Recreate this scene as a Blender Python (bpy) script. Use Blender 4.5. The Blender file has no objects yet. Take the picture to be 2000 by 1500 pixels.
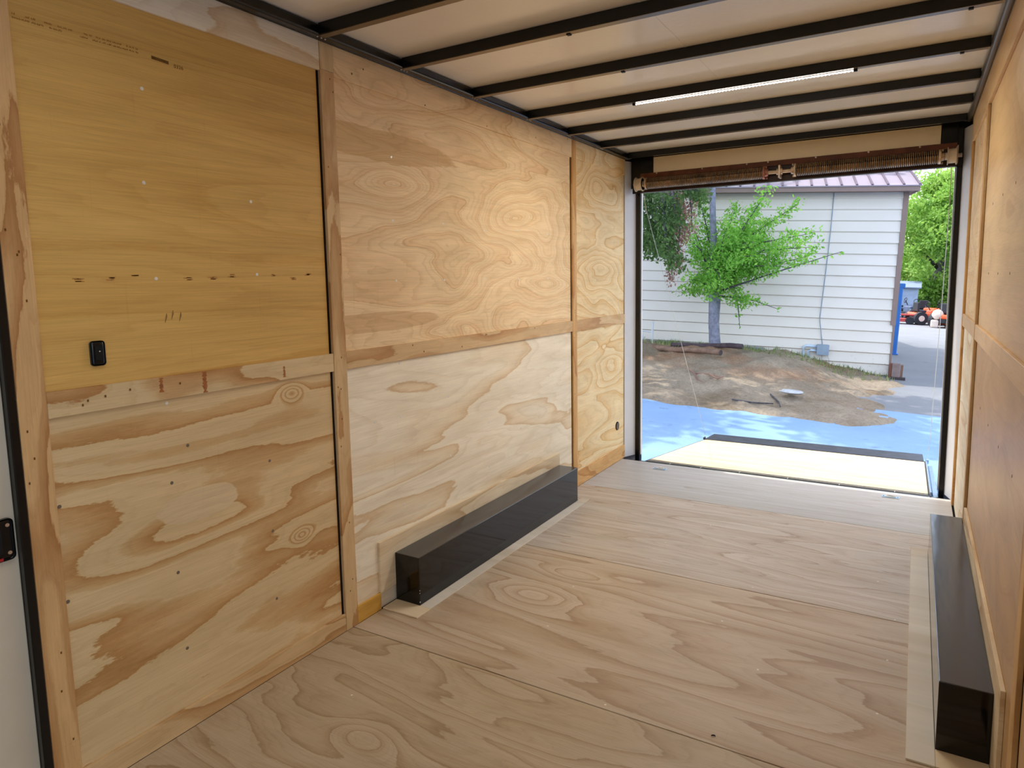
import bpy, bmesh, math, random
import numpy as np
from mathutils import Vector, Matrix
random.seed(7)
RNG = np.random.default_rng(11)
S = bpy.context.scene
COL = S.collection

# ------------------------------------------------------------------ camera
F_PX, PITCH, ROLL, YAW = 1326.72, -0.1154, 0.0176, 0.5369
CAMP = Vector((2.0736, 0.0, 1.5037))
PYO = -47.29
Rm = (Matrix.Rotation(YAW, 3, 'Z') @ Matrix.Rotation(PITCH, 3, 'X') @ Matrix.Rotation(ROLL, 3, 'Y'))
cam = bpy.data.cameras.new('camera')
camo = bpy.data.objects.new('camera', cam)
COL.objects.link(camo)
right, fwd, up = Rm.col[0], Rm.col[1], Rm.col[2]
camo.matrix_world = Matrix.Translation(CAMP) @ Matrix((
    (right.x, up.x, -fwd.x, 0), (right.y, up.y, -fwd.y, 0), (right.z, up.z, -fwd.z, 0), (0, 0, 0, 1)))
cam.sensor_width = 36
cam.lens = F_PX * 36 / 2000
cam.shift_y = PYO / 2000
cam.clip_start = 0.02
cam.clip_end = 500
S.camera = camo

# ------------------------------------------------------------------ view, sky, sun
S.view_settings.view_transform = 'Standard'
S.view_settings.look = 'None'
S.view_settings.gamma = 1
S.view_settings.use_curve_mapping = False
EXPOSURE = 0.47
S.view_settings.exposure = EXPOSURE
SKY = 0.52
SUN = 2.7
LED = 16.0
w = bpy.data.worlds.new('sky')
S.world = w
w.use_nodes = True
wn = w.node_tree
wn.nodes.clear()
sky = wn.nodes.new('ShaderNodeTexSky')
sky.sky_type = 'NISHITA'
sky.sun_disc = False
sky.sun_elevation = math.radians(62)
sky.sun_rotation = math.radians(-66)
sky.air_density = 1.0
sky.dust_density = 2.0
bgn = wn.nodes.new('ShaderNodeBackground')
bgn.inputs['Strength'].default_value = SKY
hsv = wn.nodes.new('ShaderNodeHueSaturation')
hsv.inputs['Saturation'].default_value = 0.62
won = wn.nodes.new('ShaderNodeOutputWorld')
wn.links.new(sky.outputs[0], hsv.inputs['Color'])
wn.links.new(hsv.outputs[0], bgn.inputs[0])
wn.links.new(bgn.outputs[0], won.inputs[0])
sun = bpy.data.lights.new('sun', 'SUN')
sun.energy = SUN
sun.angle = math.radians(0.8)
sun.color = (1.0, 0.955, 0.87)
suno = bpy.data.objects.new('sun', sun)
COL.objects.link(suno)
SUN_DIR = Vector((0.31, -0.10, -1.0)).normalized()
suno.rotation_euler = SUN_DIR.to_track_quat('-Z', 'Y').to_euler()
suno.location = (-3, 2, 12)

# ------------------------------------------------------------------ helpers
def lin(r, g, b):
    f = lambda c: (c / 255 / 12.92) if c <= 10 else ((c / 255 + 0.055) / 1.055) ** 2.4
    return (f(r), f(g), f(b), 1)

def tag(o, label=None, cat=None, group=None, kind=None):
    if label: o['label'] = label
    if cat: o['category'] = cat
    if group: o['group'] = group
    if kind: o['kind'] = kind
    return o

def empty(name, loc=(0, 0, 0), mat=None, **k):
    o = bpy.data.objects.new(name, None)
    COL.objects.link(o)
    o.empty_display_size = 0.1
    o.matrix_world = (mat if mat else Matrix.Identity(4)) @ Matrix.Translation(loc)
    return tag(o, **k)

def obj(name, bm, m, parent=None, smooth=False, loc=None, mat=None, **k):
    me = bpy.data.meshes.new(name)
    if isinstance(bm, bmesh.types.BMesh):
        bmesh.ops.recalc_face_normals(bm, faces=bm.faces)
        bm.to_mesh(me); bm.free()
    else:
        me.from_pydata(*bm)
    if smooth:
        for p in me.polygons: p.use_smooth = True
    me.materials.append(m)
    o = bpy.data.objects.new(name, me)
    COL.objects.link(o)
    if mat: o.matrix_world = mat
    if loc: o.location = loc
    if parent: o.parent = parent
    return tag(o, **k)

def box(bm, x0, x1, y0, y1, z0, z1, bev=0.0, seg=1):
    m = Matrix.Translation(((x0+x1)/2, (y0+y1)/2, (z0+z1)/2)) @ Matrix.Diagonal((abs(x1-x0), abs(y1-y0), abs(z1-z0), 1))
    r = bmesh.ops.create_cube(bm, size=1, matrix=m)
    if bev:
        es = list({e for v in r['verts'] for e in v.link_edges})
        bmesh.ops.bevel(bm, geom=es, offset=bev, segments=seg, affect='EDGES', profile=.5)
    return bm

def B(*a, **k):
    return box(bmesh.new(), *a, **k)

def cyl(bm, p0, p1, r0, r1=None, n=16, caps=True):
    p0, p1 = Vector(p0), Vector(p1)
    d = p1 - p0
    m = Matrix.Translation((p0+p1)/2) @ d.to_track_quat('Z', 'Y').to_matrix().to_4x4()
    bmesh.ops.create_cone(bm, cap_ends=caps, segments=n, radius1=r0, radius2=r0 if r1 is None else r1, depth=d.length, matrix=m)
    return bm

def tube(bm, pts, rad, n=8):
    pts = [Vector(p) for p in pts]
    rad = rad if isinstance(rad, (list, tuple)) else [rad]*len(pts)
    rings = []
    ref = Vector((0.123, 0.31, 0.94))
    for i, p in enumerate(pts):
        d = (pts[min(i+1, len(pts)-1)] - pts[max(i-1, 0)]).normalized()
        a = d.cross(ref)
        if a.length < 1e-3: a = d.cross(Vector((1, 0, 0)))
        a.normalize(); b = d.cross(a)
        rings.append([bm.verts.new(p + (a*math.cos(t)+b*math.sin(t))*rad[i]) for t in [2*math.pi*k/n for k in range(n)]])
    for i in range(len(rings)-1):
        for k in range(n):
            bm.faces.new((rings[i][k], rings[i][(k+1) % n], rings[i+1][(k+1) % n], rings[i+1][k]))
    bm.faces.new(rings[0][::-1]); bm.faces.new(rings[-1])
    return bm

def quad_prism(bm, corners, thick):
    """corners: 4 points of a face; thickened along its normal."""
    c = [Vector(p) for p in corners]
    n = (c[1]-c[0]).cross(c[3]-c[0]).normalized() * thick
    a = [bm.verts.new(p) for p in c]; b = [bm.verts.new(p+n) for p in c]
    bm.faces.new(a); bm.faces.new(b[::-1])
    for i in range(4):
        bm.faces.new((a[i], b[i], b[(i+1) % 4], a[(i+1) % 4]))
    return bm

# ------------------------------------------------------------------ materials
def newmat(name):
    m = bpy.data.materials.new(name); m.use_nodes = True
    nt = m.node_tree
    return m, nt, nt.nodes['Principled BSDF']

class NB:
    def __init__(s, nt): s.nt = nt; s.n = nt.nodes; s.l = nt.links
    def set(s, sock, v):
        if isinstance(v, bpy.types.NodeSocket): s.l.new(v, sock)
        else: sock.default_value = v
    def math(s, op, a, b=0.0, c=None):
        n = s.n.new('ShaderNodeMath'); n.operation = op
        s.set(n.inputs[0], a); s.set(n.inputs[1], b)
        if c is not None: s.set(n.inputs[2], c)
        return n.outputs[0]
    def noise(s, vec, scale=1, detail=3, rough=.5, dist=0.0, out=0):
        n = s.n.new('ShaderNodeTexNoise')
        if vec is not None: s.l.new(vec, n.inputs['Vector'])
        n.inputs['Scale'].default_value = scale; n.inputs['Detail'].default_value = detail
        n.inputs['Roughness'].default_value = rough; n.inputs['Distortion'].default_value = dist
        return n.outputs[out]
    def comb(s, x, y, z=0.0):
        n = s.n.new('ShaderNodeCombineXYZ')
        for i, v in enumerate((x, y, z)): s.set(n.inputs[i], v)
        return n.outputs[0]
    def ramp(s, fac, stops, interp='LINEAR'):
        n = s.n.new('ShaderNodeValToRGB'); s.l.new(fac, n.inputs[0])
        e = n.color_ramp; e.interpolation = interp
        while len(e.elements) < len(stops): e.elements.new(.5)
        for el, (p, c) in zip(e.elements, stops):
            el.position = p; el.color = c if len(c) == 4 else (*c, 1)
        return n.outputs[0]
    def mix(s, fac, a, b, mode='MIX'):
        n = s.n.new('ShaderNodeMix'); n.data_type = 'RGBA'; n.blend_type = mode
        s.set(n.inputs[0], fac); s.set(n.inputs[6], a); s.set(n.inputs[7], b)
        return n.outputs[2]
    def coord(s, which='Object'):
        n = s.n.new('ShaderNodeTexCoord'); return n.outputs[which]
    def sep(s, v):
        n = s.n.new('ShaderNodeSeparateXYZ'); s.l.new(v, n.inputs[0]); return n.outputs
    def bump(s, h, dist=.001, strength=.5):
        n = s.n.new('ShaderNodeBump'); s.l.new(h, n.inputs['Height'])
        n.inputs['Distance'].default_value = dist; n.inputs['Strength'].default_value = strength
        return n.outputs[0]

def plain(name, col, rough=.5, metal=0.0, spec=.5, var=0.08, scale=6, bump=0.0, emit=None, estr=0):
    m, nt, p = newmat(name); nb = NB(nt)
    co = nb.coord()
    f = nb.noise(co, scale, 5, .6)
    dark = tuple(c*(1-var*1.6) for c in col[:3])+(1,); lite = tuple(min(1, c*(1+var)) for c in col[:3])+(1,)
    nb.set(p.inputs['Base Color'], nb.ramp(f, [(.3, dark), (.7, lite)]))
    nb.set(p.inputs['Roughness'], nb.math('MULTIPLY_ADD', nb.noise(co, scale*4, 3), .18*rough, rough*.9))
    p.inputs['Metallic'].default_value = metal
    p.inputs['Specular IOR Level'].default_value = spec
    if bump: nb.set(p.inputs['Normal'], nb.bump(nb.noise(co, scale*8, 5), bump, .6))
    if emit:
        p.inputs['Emission Color'].default_value = emit; p.inputs['Emission Strength'].default_value = estr
    return m

GI, AI = {'Y': (1, 2), 'X': (0, 1), 'Z': (2, 1), 'z': (2, 0)}, None
def ply(name, grain='Y', seed=0, K=7, sg=.55, sa=3.2, cream=(222, 196, 152), tan=(203, 162, 108), edge=(186, 138, 84),
        split=.45, soft=.1, knots=(), mott=.12, rough=.55, fiber=.10, spec=.25, rag=.02, amount=1.0, blobs=(), fine=3.3, lines=.07):
    m, nt, p = newmat(name); nb = NB(nt)
    xyz = nb.sep(nb.coord())
    gi, ai = GI[grain]
    g, a = xyz[gi], xyz[ai]
    v = nb.comb(nb.math('MULTIPLY_ADD', g, sg, seed*3.7), nb.math('MULTIPLY_ADD', a, sa, seed*1.9), seed*5.3)
    H = nb.noise(v, 1.0, 2.5, .45, .35)
    vr = nb.comb(nb.math('MULTIPLY', g, 16), nb.math('MULTIPLY_ADD', a, 60, seed), seed)
    H = nb.math('MULTIPLY_ADD', nb.noise(vr, 1, 4, .7), rag, H)
    for (g0, a0, rg, ra, amp) in knots:
        dx = nb.math('MULTIPLY', nb.math('SUBTRACT', g, g0), 1/rg)
        dy = nb.math('MULTIPLY', nb.math('SUBTRACT', a, a0), 1/ra)
        d2 = nb.math('ADD', nb.math('MULTIPLY', dx, dx), nb.math('MULTIPLY', dy, dy))
        e = nb.math('EXPONENT', nb.math('MULTIPLY', d2, -1))
        H = nb.math('MULTIPLY_ADD', e, amp, H)
    t = nb.math('FRACT', nb.math('MULTIPLY', H, K))
    c, tn, ed = lin(*cream), lin(*tan), lin(*edge)
    mid = tuple((x+y)/2 for x, y in zip(c, tn))
    colr = nb.ramp(t, [(0, c), (max(.02, split-soft), c), (split+soft, mid), (min(.93, split+soft+.22), tn), (.955, ed), (.985, c)])
    base = mid
    if amount < 1: colr = nb.mix(amount, base, colr)
    # large patches of heart wood
    for (g0, a0, rg, ra, col2, f2) in blobs:
        dx = nb.math('MULTIPLY', nb.math('SUBTRACT', g, g0), 1/rg)
        dy = nb.math('MULTIPLY', nb.math('SUBTRACT', a, a0), 1/ra)
        d2 = nb.math('ADD', nb.math('MULTIPLY', dx, dx), nb.math('MULTIPLY', dy, dy))
        d2 = nb.math('ADD', d2, nb.math('MULTIPLY_ADD', nb.noise(v, 2.5, 5, .65), 1.6, -.8))
        mk = nb.ramp(d2, [(.86, (f2, f2, f2, 1)), (.95, (0, 0, 0, 1))])
        colr = nb.mix(mk, colr, lin(*col2))
    t2 = nb.math('FRACT', nb.math('MULTIPLY', nb.math('MULTIPLY_ADD', nb.noise(v, 5.5, 3, .6), .035, H), K*fine))
    colr = nb.mix(1.0, colr, nb.ramp(t2, [(0, (1, 1, 1, 1)), (.55, (1, 1, 1, 1)), (.93, (1-lines, 1-lines*1.35, 1-lines*1.8, 1)), (.99, (1, 1, 1, 1))]), 'MULTIPLY')
    # mottling
    mo = nb.ramp(nb.noise(v, 3.3, 4, .6), [(.3, (1-mott, 1-mott*1.15, 1-mott*1.5, 1)), (.7, (1+mott*.4, 1+mott*.4, 1+mott*.4, 1))])
    colr = nb.mix(1.0, colr, mo, 'MULTIPLY')
    vf = nb.comb(nb.math('MULTIPLY', g, 5), nb.math('MULTIPLY', a, 260), seed)
    fb = nb.noise(vf, 1, 4, .7)
    fm = nb.ramp(fb, [(.28, (1-fiber*1.5,)*3+(1,)), (.72, (1+fiber*.35,)*3+(1,))])
    colr = nb.mix(1.0, colr, fm, 'MULTIPLY')
    # cross checks and small flecks
    vc = nb.comb(nb.math('MULTIPLY', g, 70), nb.math('MULTIPLY', a, 4), seed+3)
    fl = nb.ramp(nb.noise(vc, 1, 3, .6), [(.24, (.90, .88, .85, 1)), (.36, (1, 1, 1, 1))])
    colr = nb.mix(.5, colr, fl, 'MULTIPLY')
    nb.set(p.inputs['Base Color'], colr)
    p.inputs['Roughness'].default_value = rough
    p.inputs['Specular IOR Level'].default_value = spec
    nb.set(p.inputs['Normal'], nb.bump(fb, .0006, .35))
    return m

M = {}
M['black'] = plain('black_paint', (0.005, .005, .0055, 1), .25, 0, .4, 0)
M['black_matte'] = plain('black_matte', (0.005, .005, .005, 1), .6, 0, .2)
M['rail_reflect'] = plain('rail_wood_reflection', lin(96, 88, 76), .3, .3, .6, .02)  # black rail; the wood mirrored in its gloss is put into this beige
M['flange'] = plain('flange_metal', lin(120, 106, 86), .25, .7, .5, .02)
M['cream_panel'] = plain('cream_steel', lin(246, 230, 194), .45, 0, .3, .03)
M['white_jamb'] = plain('white_vinyl', lin(214, 214, 216), .4, 0, .3, .03)
M['white_door'] = plain('white_door_skin', lin(206, 196, 176), .5, 0, .3, .03)
M['brown_beam'] = plain('stained_beam', lin(104, 58, 34), .55, 0, .3, .25, 14)
M['dark_beam'] = plain('dark_beam', lin(52, 34, 24), .5, 0, .3, .25, 14)
M['spring'] = plain('oiled_spring_steel', lin(142, 118, 94), .3, .8, .5, .3, 14)
M['alu'] = plain('cast_metal', lin(196, 172, 146), .4, .6, .5, .15, 30)
M['copper'] = plain('reddish_metal', lin(158, 104, 86), .4, .5, .5, .2, 30)
M['galv'] = plain('galvanised_steel', lin(140, 166, 200), .35, .55, .5, .2, 30)
M['tie'] = plain('zinc_plate', lin(176, 208, 236), .3, .3, .5, .1, 40)
M['steel'] = plain('steel_cable', lin(196, 188, 170), .4, .5)
M['screw'] = plain('screw_head', lin(232, 228, 218), .35, .15)
M['screw_dark'] = plain('sunk_screw', lin(120, 106, 92), .45, .2)
M['rubber'] = plain('black_rubber', lin(26, 25, 25), .8, 0, .2)
M['red'] = plain('red_tape', lin(160, 18, 16), .5)
M['led_lens'] = plain('led_lens', (1, 1, 1, 1), .4, emit=(1, .98, .95, 1), estr=9)
M['ink'] = plain('print_ink', lin(112, 78, 34), .8, 0, .1, .2, 60)
M['ink_faint'] = plain('faint_print_ink', lin(146, 104, 50), .8, 0, .1, .2, 60)

def gloss_box():
    m, nt, p = newmat('gloss_black_steel'); nb = NB(nt)
    xyz = nb.sep(nb.coord())
    v = nb.comb(nb.math('MULTIPLY', xyz[0], 240), nb.math('MULTIPLY', xyz[1], 8), nb.math('MULTIPLY', xyz[2], 240))
    f = nb.noise(v, 1, 4, .6)
    p.inputs['Base Color'].default_value = (.004, .004, .0042, 1)
    geo = nt.nodes.new('ShaderNodeNewGeometry')
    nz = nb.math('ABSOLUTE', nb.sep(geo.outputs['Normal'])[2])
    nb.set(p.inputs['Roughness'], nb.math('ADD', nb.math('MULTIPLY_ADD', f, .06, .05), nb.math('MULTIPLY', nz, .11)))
    nb.set(p.inputs['Base Color'], nb.mix(nz, (.004, .004, .0042, 1), (.035, .036, .040, 1)))  # upward faces lighter: light reflected from the doorway is put into the colour
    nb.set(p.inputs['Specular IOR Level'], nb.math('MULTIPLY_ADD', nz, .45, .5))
    nb.set(p.inputs['Normal'], nb.bump(nb.noise(nb.comb(nb.math('MULTIPLY', xyz[0], 14), nb.math('MULTIPLY', xyz[1], 2.2), 0.0), 1, 2), .004, .35))
    return m
M['gloss'] = gloss_box()

def ceiling_mat():
    m, nt, p = newmat('white_roof_skin'); nb = NB(nt)
    xyz = nb.sep(nb.coord())
    v = nb.comb(nb.math('MULTIPLY', xyz[0], 1.7), nb.math('MULTIPLY', xyz[1], .8), 0.0)
    c = nb.ramp(nb.noise(v, 1, 3), [(.3, lin(238, 230, 212)), (.7, lin(247, 240, 226))])
    nb.set(p.inputs['Base Color'], c)
    nb.set(p.inputs['Roughness'], nb.math('MULTIPLY_ADD', nb.noise(nb.coord(), 60, 3), .08, .12))
    p.inputs['Specular IOR Level'].default_value = .6
    nb.set(p.inputs['Normal'], nb.bump(nb.noise(nb.coord(), 45, 3), .002, .25))
    return m
M['roof_skin'] = ceiling_mat()

# ------------------------------------------------------------------ trailer
W, H = 2.33, 2.462
YB, YE = -1.25, 5.33          # front wall, rear end of the left lining

# --- floor
floor = obj('floor', B(-.04, W+.04, YB, 5.27, -.09, -.0185), M['black_matte'], kind='structure')
seams = [YB, .86, 2.076, 3.258, 4.47, 5.27]
fk = [dict(seed=1, K=13, sa=2.6, cream=(196, 178, 146), tan=(186, 164, 130), edge=(166, 140, 104), amount=.8),
      dict(seed=2.3, K=11, sa=3.0, sg=.9, cream=(198, 179, 150), tan=(186, 163, 131), edge=(164, 138, 104), amount=.8, soft=.16, knots=((.55, 1.55, .12, .07, .2),)),
      dict(seed=3.1, K=11, sa=2.6, sg=.30, amount=.72, soft=.12, cream=(206, 188, 164), tan=(190, 164, 134), edge=(168, 138, 106), knots=((.55, 2.72, .2, .1, .28), (.62, 3.02, .16, .08, -.2))),
      dict(seed=4.7, K=9, sa=3.4, sg=.5, lines=.12, cream=(204, 192, 178), tan=(190, 171, 151), edge=(172, 148, 126), amount=.85, soft=.25),
      dict(seed=5.9, K=9, sa=5, sg=.3, lines=.10, cream=(196, 194, 192), tan=(186, 180, 174), edge=(172, 162, 152), amount=.6, soft=.25)]
for i in range(5):
    d = dict(sg=.5, sa=3.2, rough=.42, spec=.4, fiber=.12); d.update(fk[i])
    obj('plywood_sheet', B(0, W, seams[i]+.0022, seams[i+1]-.0022, -.018, 0, bev=.0012), ply('floor_ply_%d' % i, 'X', **d), floor)
for (x, y) in [(1.055, 4.044), (2.055, 3.271), (2.038, 2.897), (2.02, 2.509), (1.972, 3.661), (.9, 3.656), (2.045, 4.4), (2.011, 4.069),
               (1.654, 4.421), (1.185, 2.1), (1.611, 2.587), (.68, 2.895), (.748, 2.493), (.92, 3.62), (1.45, 3.3), (.5, 3.9), (1.4, 2.9), (.35, 1.7), (.9, 1.5), (1.5, 1.72)]:
    obj('screw', cyl(bmesh.new(), (x, y, -.004), (x, y, .0008), .0042, n=10), M['screw'], floor)

# --- left wall
wall_left = obj('wall_left', B(-.06, -.024, .85, YE, -.09, 2.52), M['dark_beam'], kind='structure')
T0 = -.012
def lpanel(y0, y1, z0, z1, mt): obj('plywood_panel', B(-.024, T0, y0, y1, z0, z1), mt, wall_left)
P1U = ply('left_ply_upper_front', 'Y', 1.4, K=5, sg=.3, sa=3.4, cream=(226, 184, 108), tan=(216, 170, 92), edge=(204, 154, 74), amount=.45, soft=.25, fiber=.12, mott=.14)
P1L = ply('left_ply_lower_front', 'Y', 2.8, K=8.5, sg=.40, sa=2.9, cream=(226, 197, 150), tan=(207, 165, 111), edge=(190, 142, 86), split=.56, soft=.03, rag=.035,
          lines=.05, knots=((1.815, 1.083, .05, .03, .35), (1.828, .503, .05, .03, .35), (1.39, .70, .42, .10, .30)),
          blobs=((1.39, .765, .16, .055, (228, 202, 160), .95),))
P2U = ply('left_ply_upper_middle', 'Y', 4.4, K=9, sg=.8, sa=2.6, amount=.75, cream=(249, 220, 174), tan=(239, 200, 150), edge=(212, 166, 116), split=.5, soft=.2,
          fine=4, lines=.10, knots=((3.592, 1.86, .36, .13, .42), (2.5, 1.95, .25, .12, .2), (3.6, 1.5, .35, .1, .2), (4.0, 1.75, .2, .3, .25)), rag=.012,
          blobs=((2.42, 2.115, .62, .075, (212, 168, 108), .62), (2.3, 1.33, .52, .045, (212, 168, 116), .6)))
P2L = ply('left_ply_lower_middle', 'Y', 5.2, K=6, sg=.55, sa=2.8, cream=(252, 241, 218), tan=(242, 220, 184), edge=(224, 192, 148), split=.55, soft=.12, amount=.9)
P3U = ply('left_ply_upper_rear', 'Y', 6.6, K=10, sg=1.0, sa=2.6, cream=(246, 218, 166), tan=(234, 192, 128), edge=(214, 160, 92), split=.5, soft=.25, fine=2.5, lines=.10,
          knots=((4.75, 2.2, .15, .1, .25), (4.9, 1.6, .4, .1, .35)), rag=.012)
P3L = ply('left_ply_lower_rear', 'Y', 7.7, K=9, sg=.8, sa=2.7, cream=(246, 222, 174), tan=(236, 196, 134), edge=(216, 166, 100), split=.5, soft=.2, knots=((5.0, .8, .3, .12, .4),))
lpanel(.90, 2.022, 1.18, 2.40, P1U); lpanel(.90, 2.022, 0, 1.1795, P1L)
lpanel(2.0455, 4.323, 1.18, 2.40, P2U); lpanel(2.0455, 4.323, 0, 1.1795, P2L)
lpanel(4.3705, YE, 1.18, 2.40, P3U); lpanel(4.3705, YE, 0, 1.1795, P3L)
BT = {}
def batmat(i, grain='Z'):
    if (i, grain) not in BT:
        cs = [((222, 180, 126), (196, 148, 96), (180, 128, 78)), ((220, 186, 138), (204, 160, 108), (190, 142, 90)),
              ((224, 176, 112), (212, 158, 94), (196, 140, 78)), ((226, 198, 152), (204, 158, 106), (186, 136, 84))][i % 4]
        BT[(i, grain)] = ply('batten_ply_%d_%s' % (i, grain.lower() + ('t' if grain.islower() else '')), grain, 9.1+i*1.7, K=5, sg=1.0, sa=5, cream=cs[0], tan=cs[1], edge=cs[2], split=.5, soft=.05, rag=.05)
    return BT[(i, grain)]
def batten(wall, x0, x1, y0, y1, z0, z1, mt, name='batten'):
    return obj(name, B(x0, x1, y0, y1, z0, z1, bev=.001), mt, wall)
batten(wall_left, T0, .001, .870, .943, .0, 2.49, batmat(0))
batten(wall_left, T0, .001, 2.035, 2.108, .0, 2.353, batmat(1))
batten(wall_left, T0, .001, 2.035, 2.108, 2.354, 2.470, batmat(3))
batten(wall_left, T0, .001, 4.334, 4.398, .0, 2.470, batmat(2))
for (y0, y1, k) in [(.944, 2.034, 3), (2.109, 4.333, 1), (4.399, YE, 1)]:
    batten(wall_left, T0, -.0005, y0, y1, 1.142, 1.217, batmat(k, 'Y'), 'rail')
    if k == 3: batten(wall_left, T0, -.0005, y0, y1, 2.348, 2.462, P2L, 'rail')
    else: batten(wall_left, T0, -.0005, y0, y1, 2.340, 2.462, P2U if y0 < 3 else P3U, 'rail')
batten(wall_left, T0, -.0005, .944, 2.034, 0, .078, batmat(1, 'Y'), 'rail')
batten(wall_left, T0, -.0005, 2.109, 2.262, 0, .078, ply('yellow_block', 'Y', 3.3, cream=(226, 176, 84), tan=(214, 158, 62), edge=(200, 140, 50), K=5), 'rail')
batten(wall_left, T0, -.0005, 4.399, YE, 0, .108, batmat(2, 'Y'), 'rail')
scr = [(1.298, 2.114), (1.281, 1.828), (1.677, 1.805), (1.297, 1.531), (1.685, 1.544), (1.3, 1.128), (1.363, .974), (1.297, .862), (.955, .884),
       (.953, .599), (1.307, .28), (1.692, .842), (1.687, .567), (1.687, .295), (1.295, .554), (2.454, 1.789), (2.841, 1.799), (3.228, 1.786),
       (2.464, 1.515), (2.841, 1.515), (3.222, 1.52), (2.46, 2.074), (3.597, 1.806), (3.607, 2.115), (2.465, 1.128), (2.847, .907), (2.461, .871),
       (2.279, .879), (2.85, .591), (3.982, 2.114), (3.232, .698), (3.592, .887), (3.6, 1.515), (3.98, 1.515), (3.98, 1.8), (2.84, 1.128),
       (3.6, .59), (3.98, .87), (4.75, 1.8), (4.75, 1.5), (4.75, .87), (4.75, .59), (5.1, 1.8), (3.228, .44), (2.46, .44)]
for (y, z) in scr:
    mt = M['screw_dark'] if (y < 2 and z < 1.1) else M['screw']
    obj('screw', cyl(bmesh.new(), (T0-.001, y, z), (T0+.0012, y, z), .0068, .005, n=10), mt, wall_left)
# printed mill marks
def ink(name, rects, m, x, parent):
    bm = bmesh.new()
    for (y0, y1, z0, z1) in rects: box(bm, x, x+.0004, y0, y1, z0, z1)
    return obj(name, bm, m, parent)
r = []
rr = random.Random(3)
y = .955
while y < 1.29:
    L = rr.uniform(.004, .011)
    for zz in (2.226, 2.216):
        if rr.random() < .8:
            k = y
            while k < y+L:
                r.append((k, k+.0016, zz+rr.uniform(0, .0015), zz+rr.uniform(.003, .006))); k += .0028
    y += L + rr.uniform(.002, .005)
ink('printed_line', r, M['ink_faint'], T0, wall_left)
r = []
y = 1.337
for k in range(16):
    r.append((y, y+.0030, 2.212 - k*.0002, 2.222 - k*.0002))
    y += .0036
ink('printed_block', r, M['ink'], T0, wall_left)
fc = bpy.data.curves.new('txt', 'FONT'); fc.body = '0326'; fc.size = .016; fc.space_character = 1.05; fc.extrude = .0002
fo = bpy.data.objects.new('txt', fc); COL.objects.link(fo)
dg = bpy.context.evaluated_depsgraph_get()
me = bpy.data.meshes.new_from_object(fo.evaluated_get(dg)); bpy.data.objects.remove(fo)
me.materials.clear(); me.materials.append(M['ink'])
to = bpy.data.objects.new('printed_number', me); COL.objects.link(to)
to.matrix_world = Matrix.Translation((T0+.0004, 1.411, 2.204)) @ Matrix.Rotation(math.pi/2, 4, 'Z') @ Matrix.Rotation(math.pi/2, 4, 'X')
to.parent = wall_left
# dark resin marks on the rail
for (y, z, a, b) in [(1.435, 1.178, .010, .034), (1.28, 1.190, .008, .022), (1.775, 1.172, .006, .020)]:
    bm = bmesh.new()
    rr = random.Random(int(y*100))
    zz = z - b
    while zz < z + b:
        wd = a*rr.uniform(.35, 1.0)
        box(bm, -.0005, -.0002, y-wd+rr.uniform(-.002, .002), y+wd, zz, zz+.0045); zz += .0042
    obj('resin_stain', bm, plain('resin_%d' % int(y*100), lin(168, 100, 48), .6, var=.2, scale=60), wall_left)

mark_m = plain('resin_spot', lin(190, 134, 62), .6, var=.15, scale=60)
for (y, z, w_) in [(1.06, 1.528, .016), (1.155, 1.532, .012), (1.23, 1.545, .012), (1.405, 1.530, .016), (1.50, 1.532, .018), (1.58, 1.540, .016), (1.76, 1.540, .010), (1.85, 1.528, .018), (1.93, 1.544, .016)]:
    bm = bmesh.new(); rr = random.Random(int(y*100))
    for k in range(5):
        yy, zz = y+rr.uniform(-.6, .6)*w_, z+rr.uniform(-.0045, .0045)
        box(bm, T0, T0+.0003, yy-w_*rr.uniform(.3, .9), yy+w_*rr.uniform(.3, .9), zz-.0016, zz+.0016)
    obj('resin_spot', bm, mark_m, wall_left)
smu = plain('smudge', lin(150, 116, 62), .8, var=.1)
for (y, z) in [(1.322, 1.403), (1.345, 1.412), (1.372, 1.405)]:
    obj('smudge', tube(bmesh.new(), [(T0+.0001, y-.006, z-.014), (T0+.0001, y, z+.006), (T0+.0001, y+.001, z+.016)], [.0006, .0028, .001], 6), smu, wall_left)
rr = random.Random(12)
for (y0, y1, z0, z1, n) in [(.88, .935, .15, 2.35, 14), (2.045, 2.10, .1, 2.4, 12), (4.345, 4.39, .2, 2.3, 8), (1.0, 2.0, 1.15, 1.21, 5), (2.2, 4.3, 1.15, 1.21, 6), (2.2, 4.3, 2.35, 2.45, 6)]:
    for k in range(n):
        y, z = rr.uniform(y0, y1), rr.uniform(z0, z1)
        obj('nail', B(.0, .0012, y-.0022, y+.0022, z-.0035, z+.0035), M['ink'], wall_left)

# black frame beside the side door
trim1 = obj('trim_1', B(-.05, .004, .846, .8695, 0, 2.5, bev=.003), M['black'], kind='structure')
door_1 = obj('door_1', B(-.045, -.02, .02, .8455, 0.02, 2.44, bev=.002), M['white_door'], kind='structure')
# latch
bm = B(-.02, -.012, .70, .836, .777, .892, bev=.012, seg=3)
latch = obj('latch_plate', bm, M['black'], door_1, label='black recessed door latch')
obj('latch_paddle', B(-.012, -.004, .70, .806, .795, .868, bev=.004, seg=2), M['rubber'], latch)
obj('latch_tape', B(-.0118, -.0105, .71, .806, .778, .786), M['red'], latch, label='red tape strip')
for z in (.873, .796):
    obj('screw', cyl(bmesh.new(), (-.012, .823, z), (-.0105, .823, z), .005, n=12), M['alu'], latch)
obj('wall_left_front', B(-.06, -.02, YB, .0195, -.09, 2.5), M['white_door'], kind='structure').name = 'wall_left_front'

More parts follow.
